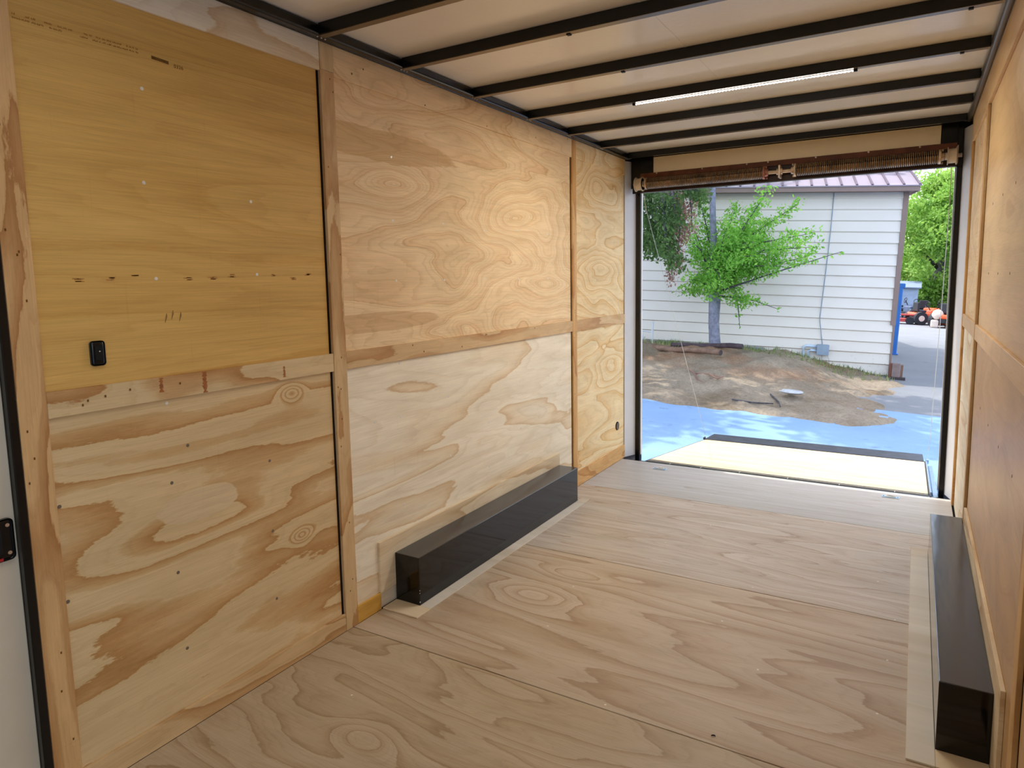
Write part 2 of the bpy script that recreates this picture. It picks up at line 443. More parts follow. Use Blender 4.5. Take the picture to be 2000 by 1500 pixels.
# --- right wall
YR = 5.215
wall_right = obj('wall_right', B(W+.024, W+.06, .55, YR, -.09, 2.52), M['dark_beam'], kind='structure')
R0 = W+.012
RU = ply('right_ply_upper', 'Y', 12.4, K=3, sg=.5, sa=2.4, cream=(226, 190, 138), tan=(216, 176, 122), edge=(206, 164, 108), amount=.7, rough=.42, spec=.4)
RL = ply('right_ply_lower', 'Y', 13.8, K=4, sg=.9, sa=2.0, cream=(212, 176, 128), tan=(200, 160, 110), edge=(190, 146, 96), amount=.45, soft=.25, rough=.42, spec=.4)
def rpanel(y0, y1, z0, z1, mt): obj('plywood_panel', B(R0, W+.024, y0, y1, z0, z1), mt, wall_right)
rpanel(.55, 1.978, 1.2, 2.40, RU); rpanel(.55, 1.978, 0, 1.1995, RL)
rpanel(2.0305, 4.052, 1.2, 2.40, RU); rpanel(2.0305, 4.052, 0, 1.1995, RL)
rpanel(4.1005, 5.128, 1.2, 2.40, P2U); rpanel(4.1005, 5.128, 0, 1.1995, P2L)
for (y0, y1, k) in [(1.99, 2.06, 0), (4.07, 4.14, 1)]:
    batten(wall_right, W-.001, R0, y0, y1, 0, 2.305, batmat(k))
batten(wall_right, W-.001, R0, .56, .63, 0, 2.305, batmat(0))
batten(wall_right, W-.001, R0, 5.14, YR, 0, 2.305, batmat(2))
for (y0, y1) in [(.631, 1.989), (2.061, 4.069), (4.141, 5.139)]:
    batten(wall_right, W+.0005, R0, y0, y1, 1.175, 1.250, RU, 'rail')
batten(wall_right, W-.001, R0, .56, 3.35, 2.306, 2.46, RU, 'rail')
batten(wall_right, W-.001, R0, 3.3505, YR, 2.306, 2.46, RU, 'rail')
for y in (2.45, 2.85, 3.25, 3.65):
    for z in (1.8, 1.5, .9):
        obj('screw', cyl(bmesh.new(), (R0-.001, y, z), (R0+.001, y, z), .005, .005, n=10), M['screw_dark'], wall_right)

# front bulkhead, and an unseen opening added on the right to let daylight in
wall_front = obj('wall_front', B(-.06, W+.06, YB-.04, YB, -.09, 2.52), M['white_door'], kind='structure')
obj('wall_right_front', B(W+.02, W+.06, YB, -.55, -.09, 2.5), M['white_door'], kind='structure')
obj('trim_2', B(W+.0, W+.06, -.55, .5495, 2.2, 2.5), M['black'], kind='structure')

# --- ceiling
ceiling = obj('ceiling', B(-.06, W+.06, YB, 5.44, 2.50, 2.53), M['roof_skin'], kind='structure')
bows = [-.86, -.28, .29, .86, 1.42, 1.98, 2.475, 3.045, 3.62, 4.16, 4.70, 5.25]
for i, y in enumerate(bows):
    bow = obj('roof_bow', B(.056, W-.031, y, y+.032, 2.454, 2.4995, bev=.002), M['black'], ceiling)
    if i < 11:
        obj('flange', B(.058, W-.033, y+.001, y+.033, 2.4515, 2.4535), M['flange'], bow, label='pale metal underside strip')
        if i in (6, 7, 8):
            for x in ((.86, 2.19) if i < 8 else (2.19,)):
                obj('clip', B(x, x+.016, y+.018, y+.035, 2.448, 2.4512), M['black_matte'], bow)
obj('ceiling_seam', B(1.16, 1.168, YB, 5.30, 2.4985, 2.5), M['roof_skin'], ceiling)
# corner rails
for side in (0, 1):
    bm = bmesh.new()
    xa, xb = (.0, .055) if side == 0 else (W-.030, W)
    box(bm, xa, xb, YB, 5.34, 2.458, 2.4995, bev=.012, seg=3)
    x1 = -.012 if side == 0 else W-.004
    box(bm, min(x1, x1+.016), x1+.016, YB, 5.34, 2.4625, 2.476, bev=.001)
    if side == 0:
        tube(bm, [(.012, YB, 2.462), (.012, 5.34, 2.462)], .007, 8)
    obj('corner_rail', bm, M['black'] if side == 0 else M['rail_reflect'], ceiling)
for y in (2.015, 2.515, 3.09, 3.67, 4.215, 4.765):
    bm = bmesh.new()
    for k in range(3): cyl(bm, (.036, y-.02+.02*k, 2.4585), (.036, y-.02+.02*k, 2.455), .003, n=8)
    obj('rivet', bm, M['screw'], ceiling)

# --- LED strip lamps: one real, two unseen ones added further forward as fill light
def led(y, x0, x1, power, label):
    t = empty('led_strip_light', ((x0+x1)/2, y, 2.4513), label=label, cat='light', group='ceiling strip lights')
    h = (x1-x0)/2
    obj('housing', B(-h, h, -.006, .006, -.002, 0), M['alu'], t)
    bm = bmesh.new(); n = int((x1-x0)/.0165)
    tube(bm, [(-h+.01, 0, -.004), (h-.01, 0, -.004)], .0020, 8)
    for k in range(n):
        x = -h+.012+k*(2*h-.024)/(n-1)
        cyl(bm, (x, 0, -.0075), (x, 0, -.0055), .0028, n=6)
    obj('diffuser', bm, M['led_lens'], t)
    for s in (-1, 1):
        obj('end_cap', B(s*h-.008, s*h+.008, -.008, .008, -.009, 0, bev=.001), M['black_matte'], t)
    li = bpy.data.lights.new('led_light', 'AREA'); li.shape = 'RECTANGLE'
    li.size = 2*h; li.size_y = .02; li.energy = power; li.color = (1, .955, .88)
    lo = bpy.data.objects.new('led_light', li); COL.objects.link(lo); lo.location = (0, 0, -.0105); lo.parent = t
    return t
led(3.648, .705, 1.785, LED, 'lit white LED strip light under a black roof bow')
led(.886, .6, 1.7, LED*.22, 'unseen LED fill strip added on a front roof bow, level with the white side door')
led(-.255, .6, 1.7, LED*.15, 'unseen LED fill strip added beside the front bulkhead')

# --- rear door frame
frame = empty('door_2', (0, 5.36, 0), kind='structure')
def fpart(name, bm, m, **k):
    o = obj(name, bm, m, None, **k); o.parent = frame; o.location = (0, -5.36, 0); return o
fpart('door_post', B(.046, .084, 5.45, 5.51, -.09, 2.49, bev=.003), M['black'])
fpart('door_post', B(2.262, 2.293, 5.385, 5.51, -.09, 2.49, bev=.003), M['black'])
fpart('header', B(.046, 2.29, 5.374, 5.40, 2.192, 2.4995), M['black'])
fpart('door_seal', B(.0845, .090, 5.47, 5.50, 0, 2.2), M['white_jamb'])
fpart('door_seal', B(2.256, 2.2615, 5.47, 5.50, 0, 2.2), M['white_jamb'])
fpart('header_panel', B(.226, 2.166, 5.360, 5.3735, 2.342, 2.462, bev=.001), M['cream_panel'])
fpart('corner_plate', B(.125, .222, 5.355, 5.3735, 2.30, 2.475, bev=.004), M['black'])
fpart('corner_plate', B(2.168, 2.259, 5.355, 5.3735, 2.33, 2.475, bev=.004), M['black'])
fpart('stained_board', B(.125, 2.258, 5.338, 5.3735, 2.302, 2.340, bev=.002), M['brown_beam'])
fpart('dark_board', B(.125, 2.258, 5.345, 5.3735, 2.192, 2.3015, bev=.002), M['dark_beam'])
for x in (.26, .62, .95, 1.10, 1.42, 1.75, 2.05):
    fpart('bolt', cyl(bmesh.new(), (x, 5.338, 2.333), (x, 5.333, 2.333), .006, n=8), M['alu'])
bm = quad_prism(bmesh.new(), [(-.004, 5.332, 0), (.046, 5.455, 0), (.046, 5.455, 2.452), (-.004, 5.332, 2.452)], -.012)
fpart('jamb_panel', bm, M['white_jamb'])
bm = quad_prism(bmesh.new(), [(2.293, 5.395, 0), (2.345, 5.217, 0), (2.345, 5.217, 2.43), (2.293, 5.395, 2.43)], -.012)
fpart('jamb_panel', bm, M['white_jamb'])
fpart('outer_skin', B(-.09, -.061, -1.3, 5.51, -.25, 2.56), M['white_jamb'])
fpart('outer_skin', B(-.06, .045, 5.475, 5.51, -.25, 2.52), M['white_jamb'])
fpart('outer_skin', B(W+.061, W+.09, .55, 5.51, -.25, 2.56), M['white_jamb'])
fpart('outer_skin', B(2.294, W+.06, 5.43, 5.51, -.25, 2.52), M['white_jamb'])
fpart('sill', B(.03, 2.30, 5.272, 5.298, -.06, -.002, bev=.002), M['black'])
fpart('rear_header_skin', B(-.06, W+.06, 5.401, 5.449, 2.235, 2.56), M['black'])
obj('trim_3', B(-.09, W+.09, -1.3, 5.46, 2.531, 2.56), M['white_jamb'], kind='structure')

# --- torsion spring over the door
ts = empty('torsion_spring_shaft', (1.19, 5.285, 2.25), label='ribbed torsion spring shaft mounted above the open rear doorway', cat='door spring')
def local(bm, o):
    bmesh.ops.translate(bm, verts=bm.verts, vec=-Vector(o)); return bm
TO = (1.19, 5.285, 2.25)
def helix(x0, x1, zc, r, wire, pitch):
    bm = bmesh.new(); n = int((x1-x0)/pitch); st = 14; pts = []
    for i in range(n*st+1):
        a = 2*math.pi*i/st
        pts.append((x0+(x1-x0)*i/(n*st), 5.285+r*math.cos(a), zc+r*math.sin(a)))
    return tube(bm, pts, wire, 5)
zc = 2.25
obj('shaft', local(cyl(bmesh.new(), (.09, 5.285, zc), (2.285, 5.285, zc), .0125, n=16), TO), M['alu'], ts, smooth=True)
for (a, b) in ((.205, 1.075), (1.305, 2.155)):
    obj('spring', local(helix(a, b, zc, .0385, .0056, .0118), TO), M['spring'], ts, smooth=True)
    obj('spring_core', local(cyl(bmesh.new(), (a, 5.285, zc), (b, 5.285, zc), .030, n=20), TO), M['dark_beam'], ts, smooth=True)
def cone(x, d, m):
    bm = bmesh.new()
    cyl(bm, (x, 5.285, zc), (x+d*.014, 5.285, zc), .046, n=20)
    cyl(bm, (x+d*.014, 5.285, zc), (x+d*.034, 5.285, zc), .030, .024, n=16)
    for k in range(4):
        a = k*math.pi/2+.4
        c = Vector((x+d*.022, 5.285+.034*math.cos(a), zc+.034*math.sin(a)))
        cyl(bm, c, c+Vector((0, .013*math.cos(a), .013*math.sin(a))), .006, n=8)
    obj('spring_cone', local(bm, TO), m, ts, label='reddish spring cone' if m is M['copper'] else None)
cone(1.078, 1, M['copper']); cone(1.302, -1, M['alu']); cone(2.156, 1, M['alu']); cone(.204, -1, M['alu'])
bm = B(1.182, 1.198, 5.262, 5.348, 2.205, 2.295, bev=.003)
cyl(bm, (1.17, 5.285, zc), (1.21, 5.285, zc), .022, n=16)
obj('center_bracket', local(bm, TO), M['alu'], ts)
def drum(x0, x1):
    bm = bmesh.new()
    cyl(bm, (x0, 5.285, zc), (x1, 5.285, zc), .045, n=28)
    for x in (x0, x1-.004): cyl(bm, (x, 5.285, zc), (x+.004, 5.285, zc), .056, n=28)
    for k in range(5):
        x = x0+.008+k*(x1-x0-.016)/4
        cyl(bm, (x, 5.285, zc), (x+.003, 5.285, zc), .047, n=28)
    cyl(bm, (x0-.012 if x0 > 1 else x1, 5.285, zc), (x0 if x0 > 1 else x1+.012, 5.285, zc), .024, n=14)
    obj('cable_drum', local(bm, TO), plain('drum_metal_%d' % int(x0*100), lin(214, 196, 168), .5, .3, .4, .1, 30), ts, smooth=False)
drum(.108, .166); drum(2.205, 2.255)
obj('bearing_bracket', local(B(2.256, 2.262, 5.25, 5.345, 2.20, 2.31, bev=.002), TO), M['alu'], ts)

# --- lift cables
def strand(pts, label):
    bm = tube(bmesh.new(), [Vector(p)-Vector(pts[-1]) for p in pts], .0022, 6)
    return obj('lift_cable', bm, M['steel'], loc=pts[-1], label=label, cat='cable', group='ramp lift cables')
strand([(.137, 5.338, 2.235), (.150, 5.42, 2.05), (.178, 6.3, .92), (.188, 7.19, -.165)], 'thin pale cable slanting down to the left edge of the ramp')
strand([(2.232, 5.338, 2.235), (2.236, 5.42, 2.0), (2.235, 5.9, 1.25), (2.232, 7.10, -.09)], 'thin pale cable running down to the right edge of the ramp')

# --- wheel boxes
def wheel_box(x0, x1, y0, y1, side):
    cx = x0 if side == 0 else x1
    t = empty('wheel_well_box', (cx, (y0+y1)/2, 0), label=('long gloss black steel wheel box against the left plywood wall' if side == 0 else 'long gloss black steel wheel box against the right plywood wall'),
              cat='wheel box', group='wheel well covers')
    o = Vector((cx, (y0+y1)/2, 0))
    bm = B(x0, x1, y0, y1, .006, .237, bev=.0025, seg=2)
    obj('steel_cover', local(bm, o), M['gloss'], t)
    return t, o
tL, oL = wheel_box(.0015, .143, 2.365, 4.09, 0)
tR, oR = wheel_box(2.187, W-.0015, 2.388, 4.128, 1)
wm = ply('patch_ply', 'Y', 21.4, K=5, sg=.8, sa=4, cream=(230, 222, 208), tan=(216, 202, 182), edge=(202, 184, 160), amount=.8, rough=.5)
wm2 = ply('patch_ply_wall', 'Y', 22.9, K=5, sg=.8, sa=4, cream=(240, 222, 190), tan=(228, 202, 164), edge=(212, 180, 138), amount=.9)
for (nm, bm, t, o, m) in [
    ('floor_patch', B(.0015, .204, 2.267, 2.364, .0003, .007, bev=.001), tL, oL, wm2),
    ('floor_patch', B(.1435, .204, 2.3645, 4.165, .0003, .007, bev=.001), tL, oL, wm),
    ('wall_patch', B(T0+.0003, .001, 2.262, 4.105, .079, .318, bev=.001), tL, oL, wm2),
    ('floor_patch', B(2.107, 2.1865, 2.298, 4.218, .0003, .007, bev=.001), tR, oR, wm),
    ('floor_patch', B(2.187, W-.002, 2.298, 2.3875, .0003, .007, bev=.001), tR, oR, wm2),
    ('wall_patch', B(W-.001, R0-.0003, 2.26, 4.04, .001, .32, bev=.001), tR, oR, wm2)]:
    obj(nm, local(bm, o), m, t)
for z in (.022, .065, .078):
    obj('paint_chip', local(cyl(bmesh.new(), (.1425, 2.3655+.001, z), (.1437, 2.3655+.001, z), .003 if z < .03 else .0018, n=8), oL), M['white_jamb'], tL)

# --- small fittings
def tie(x, y, label):
    t = empty('tie_down_ring', (x, y, 0), label=label, cat='tie-down', group='floor tie-down rings')
    bm = B(-.052, .052, -.024, .024, .0005, .004, bev=.0015)
    obj('plate', bm, M['tie'], t)
    pts = [(math.cos(a)*.030, math.sin(a)*.016, .008) for a in [2*math.pi*k/20 for k in range(21)]]
    obj('ring', tube(bmesh.new(), pts, .0035, 6), M['screw'], t, smooth=True)
    obj('clamp', B(-.010, .010, .008, .022, .004, .013, bev=.002), M['screw'], t)
    for sx in (-1, 1):
        obj('screw', cyl(bmesh.new(), (sx*.042, 0, .004), (sx*.042, 0, .006), .005, n=8), M['screw_dark'], t)
tie(.382, 5.112, 'small silver tie-down ring on the floor near the left door post')
tie(1.982, 5.152, 'small silver tie-down ring on the floor near the right door post')

sw = empty('wall_switch', (T0, 1.095, 1.3125), label='small black rounded switch plate on the upper left plywood panel', cat='switch')
obj('plate', B(0, .010, -.021, .021, -.037, .037, bev=.0095, seg=4), M['black'], sw, smooth=True)
obj('button', B(.010, .0135, -.012, .012, -.022, .024, bev=.003, seg=2), M['rubber'], sw)
obj('indicator', cyl(bmesh.new(), (.013, .002, .006), (.0142, .002, .006), .0018, n=8), M['screw'], sw)

vt = empty('round_vent', (T0, 5.187, .297), label='small round black vent low on the left wall by the door', cat='vent')
bm = bmesh.new(); cyl(bm, (0, 0, 0), (.006, 0, 0), .036, .033, n=28)
obj('rim', bm, M['rubber'], vt)
bm = bmesh.new()
for k in range(-4, 5):
    h = math.sqrt(max(0, .029**2-(k*.006)**2))
    box(bm, .006, .0075, -h, h, k*.006-.0014, k*.006+.0014)
    box(bm, .006, .0072, k*.006-.0012, k*.006+.0012, -h, h)
obj('grille', bm, M['screw_dark'], vt)

db = bmesh.new()
tube(db, [(-.006, -.004, .002), (-.001, 0, .003), (.005, .003, .002), (.008, -.002, .0018)], [.0012, .0022, .002, .0008], 5)
obj('dirt_crumb', db, M['rubber'], loc=(1.56, 2.118, .0008), label='tiny dark crumb of debris lying on the near floor sheet', cat='debris')

# --- ramp door
RL_ = 1.99
ang = -math.asin(.222/1.94)
RM = Matrix.Translation((1.2, 5.300, -.004)) @ Matrix.Rotation(ang, 4, 'X')
ramp = empty('ramp_door', (0, 0, 0), mat=RM, label='lowered rear ramp door with pale plywood deck and dark steel frame', cat='ramp')
def rp(name, bm, m, par=None, **k):
    o = obj(name, bm, m, None, **k); o.parent = par or ramp; return o
deckm = ply('ramp_ply', 'X', 31.4, K=5, sg=.5, sa=4, cream=(214, 198, 170), tan=(206, 184, 150), edge=(196, 170, 134), amount=.6, rough=.6)
rp('deck', B(-1.01, 1.003, .096, 1.90, -.012, 0, bev=.001), deckm)
bm = bmesh.new()
for a in [(-1.012, 1.012, .0, .0955, -.05, .002), (-1.012, 1.012, 1.901, 1.93, -.05, .003), (-1.014, -1.010, .044, 1.9, -.05, .001), (1.003, 1.012, .044, 1.9, -.05, .002)]:
    box(bm, *a)
rp('frame', bm, plain('ramp_frame_steel', lin(36, 32, 30), .5, .1, .4), None)
rp('outer_skin', B(-1.01, 1.01, .002, 1.93, -.056, -.0505), M['white_jamb'])
bm = bmesh.new()
bm = tube(bm, [(-1.0, -.008, -.004), (1.0, -.008, -.004)], .007, 8)
rp('hinge', bm, M['black'])
for x in (-.8, -.55, -.25, .1, .45, .8):
    rp('hinge_knuckle', B(x, x+.004, -.012, .03, .0022, .0045), M['screw'])
rp('hinge_bar', B(-1.0, 1.0, .030, .036, .0022, .006), M['screw'])
bm = quad_prism(bmesh.new(), [(-1.02, 1.932, .004), (1.0, 1.932, .004), (.99, 2.22, .034), (-.995, 2.22, .034)], -.008)
rp('flap', bm, plain('flap_steel', lin(48, 51, 62), .5, .1, .4, .3, 12), None, label='dark metal flap along the far edge')
rp('side_rail', B(1.012, 1.022, .0, 1.88, -.045, .03, bev=.001), M['galv'])
rp('side_channel', B(1.030, 1.062, .0, 1.70, -.055, -.005, bev=.003), M['galv'])
rp('cable_bracket', B(1.010, 1.034, 1.75, 1.90, .002, .040, bev=.003), M['galv'])
rp('cable_bracket', B(-1.022, -1.006, 1.86, 1.91, .002, .030, bev=.003), M['black'])

# ------------------------------------------------------------------ outdoors (the trailer leans on its wheels: the yard is tilted against it)
TILT, GZ = .05, .28
MO = Matrix.Translation((0, 0, -GZ)) @ Matrix.Rotation(TILT, 4, 'Y')
MOi = MO.inverted()
OC = MOi @ CAMP
def oray(u, v):
    d = Rm @ Vector(((u-1000)/F_PX, 1, -(v-750-PYO)/F_PX))
    return MOi.to_3x3() @ d
def oat(u, v, y):
    d = oray(u, v); t = (y-OC.y)/d.y
    return OC+d*t
BA = math.radians(11)
BP = Vector((1.69, 14.21, 0)); BD = Vector((math.cos(BA), math.sin(BA), 0)); BN = Vector((math.sin(BA), -math.cos(BA), 0))

# ground materials
def concrete(name, c1, c2, c3):
    m, nt, p = newmat(name); nb = NB(nt); co = nb.coord()
    a = nb.noise(co, .7, 6, .6)
    col = nb.ramp(a, [(.3, c1), (.55, c2), (.75, c3)])
    st = nb.ramp(nb.noise(co, 3.2, 5, .7), [(.30, (.78, .74, .70, 1)), (.40, (1, 1, 1, 1))])
    col = nb.mix(1, col, st, 'MULTIPLY')
    col = nb.mix(.5, col, nb.ramp(nb.noise(co, 90, 3), [(.3, (.85, .85, .85, 1)), (.7, (1.05, 1.05, 1.05, 1))]), 'MULTIPLY')
    nb.set(p.inputs['Base Color'], col); p.inputs['Roughness'].default_value = .8
    nb.set(p.inputs['Normal'], nb.bump(nb.noise(co, 40, 6), .01, .4))
    return m
M['slab'] = concrete('sky_tinted_slab', lin(118, 150, 190), lin(128, 160, 198), lin(142, 171, 204))  # plain concrete; the blue of skylight is put into its base colour
M['alley'] = concrete('pale_concrete', lin(116, 118, 124), lin(124, 126, 130), lin(132, 132, 134))
def dirt_mat():
    m, nt, p = newmat('dry_dirt'); nb = NB(nt); co = nb.coord(); xyz = nb.sep(co)
    a = nb.noise(co, .9, 7, .65)
    col = nb.ramp(a, [(.30, lin(126, 110, 90)), (.5, lin(152, 138, 120)), (.68, lin(176, 160, 140))])
    red = nb.ramp(nb.noise(co, .55, 4, .6), [(.52, (0, 0, 0, 1)), (.62, (1, 1, 1, 1))])
    ymask = nb.ramp(nb.math('MULTIPLY_ADD', xyz[1], .25, -2.35), [(.2, (0, 0, 0, 1)), (.6, (1, 1, 1, 1))])
    col = nb.mix(nb.math('MULTIPLY', nb.math('MULTIPLY', red, ymask), .45), col, lin(158, 106, 70))
    grit = nb.ramp(nb.noise(co, 26, 6, .75), [(.32, (.62, .58, .54, 1)), (.5, (1, 1, 1, 1)), (.72, (1.25, 1.22, 1.16, 1))])
    col = nb.mix(.8, col, grit, 'MULTIPLY')
    nb.set(p.inputs['Base Color'], col); p.inputs['Roughness'].default_value = .95
    p.inputs['Specular IOR Level'].default_value = .1
    nb.set(p.inputs['Normal'], nb.bump(nb.noise(co, 18, 8, .7), .06, .7))
    return m
M['dirt'] = dirt_mat()

obj('ground_slab', B(-14, 14, -6, 10.6, -.3, 0), M['slab'], mat=MO, kind='structure').name = 'ground_slab'
obj('ground_drive', B(.2, 30, 10.6005, 60, -.3, -.001), M['alley'], mat=MO, kind='structure').name = 'ground_drive'
def hgt(x, y):
    # slab edge wavers, the bank rises towards the building on the left
    edge = 9.12 + .05*math.sin(x*3.1)+.03*math.sin(x*9)
    d = y-edge
    ux = min(1, max(0, (1.55-x)/1.9)); ux = ux*ux*(3-2*ux)
    uy = min(1, max(0, d/3.6)); uy = uy*uy*(3-2*uy)
    h = .33*ux*uy
    # right edge of the dirt towards the drive
    xe = 1.86 + .22*math.sin(y*1.9+.6)+.10*math.sin(y*5.3) - .12*max(0, y-12)
    if 11.9 < y < 13.2: xe += .28
    if 10.3 < y < 11.6: xe -= .22
    lip = min(1, max(0, (xe-x)/.25)) * min(1, max(0, d/.22))
    n = .018*math.sin(x*5.1+y*3.3)+.014*math.sin(x*11.3-y*7.1)+.010*math.sin(x*23+y*17)
    hump = .10*math.exp(-((y-12.4)/.45)**2)*ux*(1+.5*math.sin(x*4.3))
    z = (h+n+hump+.035)*lip - .03*(1-lip)
    return z
xs = np.linspace(-12, 2.8, 250); ys = np.linspace(8.9, 15.6, 130)
vv = [(float(x), float(y), hgt(float(x), float(y))) for y in ys for x in xs]
nx = len(xs)
ff = [(j*nx+i, j*nx+i+1, (j+1)*nx+i+1, (j+1)*nx+i) for j in range(len(ys)-1) for i in range(nx-1)]
obj('ground_dirt', (vv, [], ff), M['dirt'], smooth=True, mat=MO, kind='structure').name = 'ground_dirt'

# --- building
def siding_mat():
    m, nt, p = newmat('pale_metal_siding'); nb = NB(nt); co = nb.coord(); xyz = nb.sep(co)
    col = nb.ramp(nb.noise(co, 1.1, 4), [(.3, lin(216, 208, 198)), (.7, lin(224, 216, 208))])
    sp = nb.ramp(nb.noise(co, 24, 5, .7), [(.60, (1, 1, 1, 1)), (.68, (.62, .66, .66, 1))])
    low = nb.ramp(xyz[2], [(.28, (1, 1, 1, 1)), (.62, (0, 0, 0, 1))])
    col = nb.mix(low, col, nb.mix(1, col, sp, 'MULTIPLY'))
    nb.set(p.inputs['Base Color'], col); p.inputs['Roughness'].default_value = .55
    return m
M['siding'] = siding_mat()
M['trim_brown'] = plain('brown_trim', lin(134, 112, 104), .6, var=.05)
M['roof'] = plain('metal_roof', lin(158, 147, 158), .55, 0, .3, .05, 2)
M['roof_rib'] = plain('roof_rib', lin(112, 100, 112), .55, 0, .3, .05, 2)
M['stucco'] = plain('grey_base', lin(150, 158, 158), .9, var=.2, scale=20)
MB = MO @ Matrix.Translation(BP) @ Matrix.Rotation(BA, 4, 'Z')     # x along the wall (negative to the left), y away from camera
bd = empty('metal_sided_building', (0, 0, 0), mat=MB, label='long single storey building with pale horizontal siding and metal roof', cat='building')
def bp_(name, bm, m, par=None, **k):
    o = obj(name, bm, m, None, **k); o.parent = par or bd; return o
bm = bmesh.new()
prof = []
z = .0
prev = None
L0 = -16
for k in range(17):
    z0, z1 = .004+.2*k-.0, .004+.2*(k+1)
    z1 = min(z1, 3.325)
    # plank slants out at its foot, small shadow lip below
    a = [(L0, -.002, z1), (0, -.002, z1), (0, -.034, z0+.020), (L0, -.034, z0+.020)]
    b = [(L0, -.034, z0+.020), (0, -.034, z0+.020), (0, -.001, z0), (L0, -.001, z0)]
    for q in (a, b): bm.faces.new([bm.verts.new(p) for p in q])
bp_('siding_wall', bm, M['siding'])
bp_('body', B(L0, 0, 0, 9.0, -.2, 3.32), M['siding'])
bp_('base_course', B(L0, -2.2, -.06, -.036, -.2, .40), M['stucco'])
bp_('corner_trim', B(-.055, .028, -.042, .06, .95, 3.32), M['trim_brown'])
bp_('corner_trim', B(-.012, .022, -.040, .05, 0, .95), M['trim_brown'])
bp_('fascia', B(L0, .13, -.36, -.33, 3.305, 3.40), M['trim_brown'])
bp_('fascia', B(.10, .13, -.33, 9.3, 3.305, 3.385), M['trim_brown'])
bp_('soffit', B(L0, .10, -.33, 0, 3.32, 3.33), M['trim_brown'])
bm = bmesh.new()
sl = math.tan(math.radians(20))
quad_prism(bm, [(L0, -.38, 3.385), (.15, -.38, 3.385), (.15, 4.5, 3.385+4.88*sl), (L0, 4.5, 3.385+4.88*sl)], .02)
x = .12
rbm = bmesh.new()
while x > L0:
    quad_prism(rbm, [(x-.02, -.385, 3.405), (x+.015, -.385, 3.405), (x+.015, 4.5, 3.405+4.88*sl), (x-.02, 4.5, 3.405+4.88*sl)], .022)
    x -= .245
quad_prism(bm, [(L0, 4.5, 3.385+4.88*sl), (.15, 4.5, 3.385+4.88*sl), (.15, 9.4, 3.385), (L0, 9.4, 3.385)], .02)
rf = bp_('roof', bm, M['roof'])
bp_('standing_seams', rbm, M['roof_rib'], rf)
bm = bmesh.new()
v = [bm.verts.new(p) for p in ((0, -.002, 3.32), (0, 9, 3.32), (0, 4.5, 3.32+4.4*sl))]; bm.faces.new(v)
bp_('gable', bm, M['siding'])

# electrical box and its conduits
eb = empty('electrical_box', (0, 0, 0), mat=MB @ Matrix.Translation((-1.15, -.025, .43)), label='grey electrical box with pale conduits low on the building wall', cat='electrical box')
def ebp(name, bm, m, **k):
    o = obj(name, bm, m, None, **k); o.parent = eb; return o
M['box_grey'] = plain('grey_box_paint', lin(136, 154, 172), .5)
ebp('housing', B(-.10, .10, -.11, 0, -.095, .095, bev=.006, seg=2), M['box_grey'])
ebp('lid', B(-.105, .105, -.118, -.108, -.10, .10, bev=.003), M['box_grey'])
M['conduit'] = plain('pale_conduit', lin(196, 214, 232), .45)
ebp('conduit', tube(bmesh.new(), [(-.10, -.05, .05), (-.28, -.05, .06), (-.33, -.05, .03), (-.33, -.05, -.10), (-.25, -.06, -.34)], .026, 10), M['conduit'], smooth=True)
ebp('conduit', tube(bmesh.new(), [(-.10, -.05, -.03), (-.20, -.05, -.02), (-.245, -.05, -.05), (-.21, -.06, -.20), (-.17, -.07, -.38)], .022, 10), M['conduit'], smooth=True)
ebp('wire_loop', tube(bmesh.new(), [(.0, -.04, -.1), (.01, -.05, -.30), (.06, -.05, -.42), (.12, -.05, -.34), (.13, -.05, -.2), (.09, -.04, -.1)], .004, 6), M['box_grey'], smooth=True)
wc = tube(bmesh.new(), [(0, 0, 2.83), (.0, -.005, 2.2), (-.01, 0, 1.7), (-.03, -.005, 1.1), (-.05, 0, .5), (0.0, -.005, .2), (.03, -.01, .03)], .0075, 6)
obj('hanging_wire', wc, M['box_grey'], mat=MB @ Matrix.Translation((-1.19, -.035, .50)), smooth=True, label='thin dark wire running down the pale siding to the electrical box', cat='wire')

# --- leaves
def leaves(centres, n, size, spread, seed, flat=.6, droop=0.0):
    """n small folded leaves scattered round the centres (list of (x,y,z,r))."""
    rg = np.random.default_rng(seed)
    c = np.array(centres, float)
    wts = c[:, 3]**2; wts /= wts.sum()
    idx = rg.choice(len(c), n, p=wts)
    off = rg.normal(size=(n, 3)); off /= np.linalg.norm(off, axis=1)[:, None]
    off *= (rg.random(n)**.45)[:, None] * c[idx, 3][:, None] * spread
    off[:, 2] *= flat
    P = c[idx, :3]+off
    a = rg.normal(size=(n, 3)); a[:, 2] -= droop; a /= np.linalg.norm(a, axis=1)[:, None]
    b = rg.normal(size=(n, 3)); b -= (b*a).sum(1)[:, None]*a; b /= np.linalg.norm(b, axis=1)[:, None]
    nn = np.cross(a, b)
    s = size*rg.uniform(.6, 1.3, n)[:, None]
    v = np.stack([P, P+a*s*.5+b*s*.26+nn*s*.06, P+a*s, P+a*s*.5-b*s*.26+nn*s*.06], 1).reshape(-1, 3)
    f = np.arange(n*4).reshape(n, 4)
    return (v.tolist(), [], f.tolist())

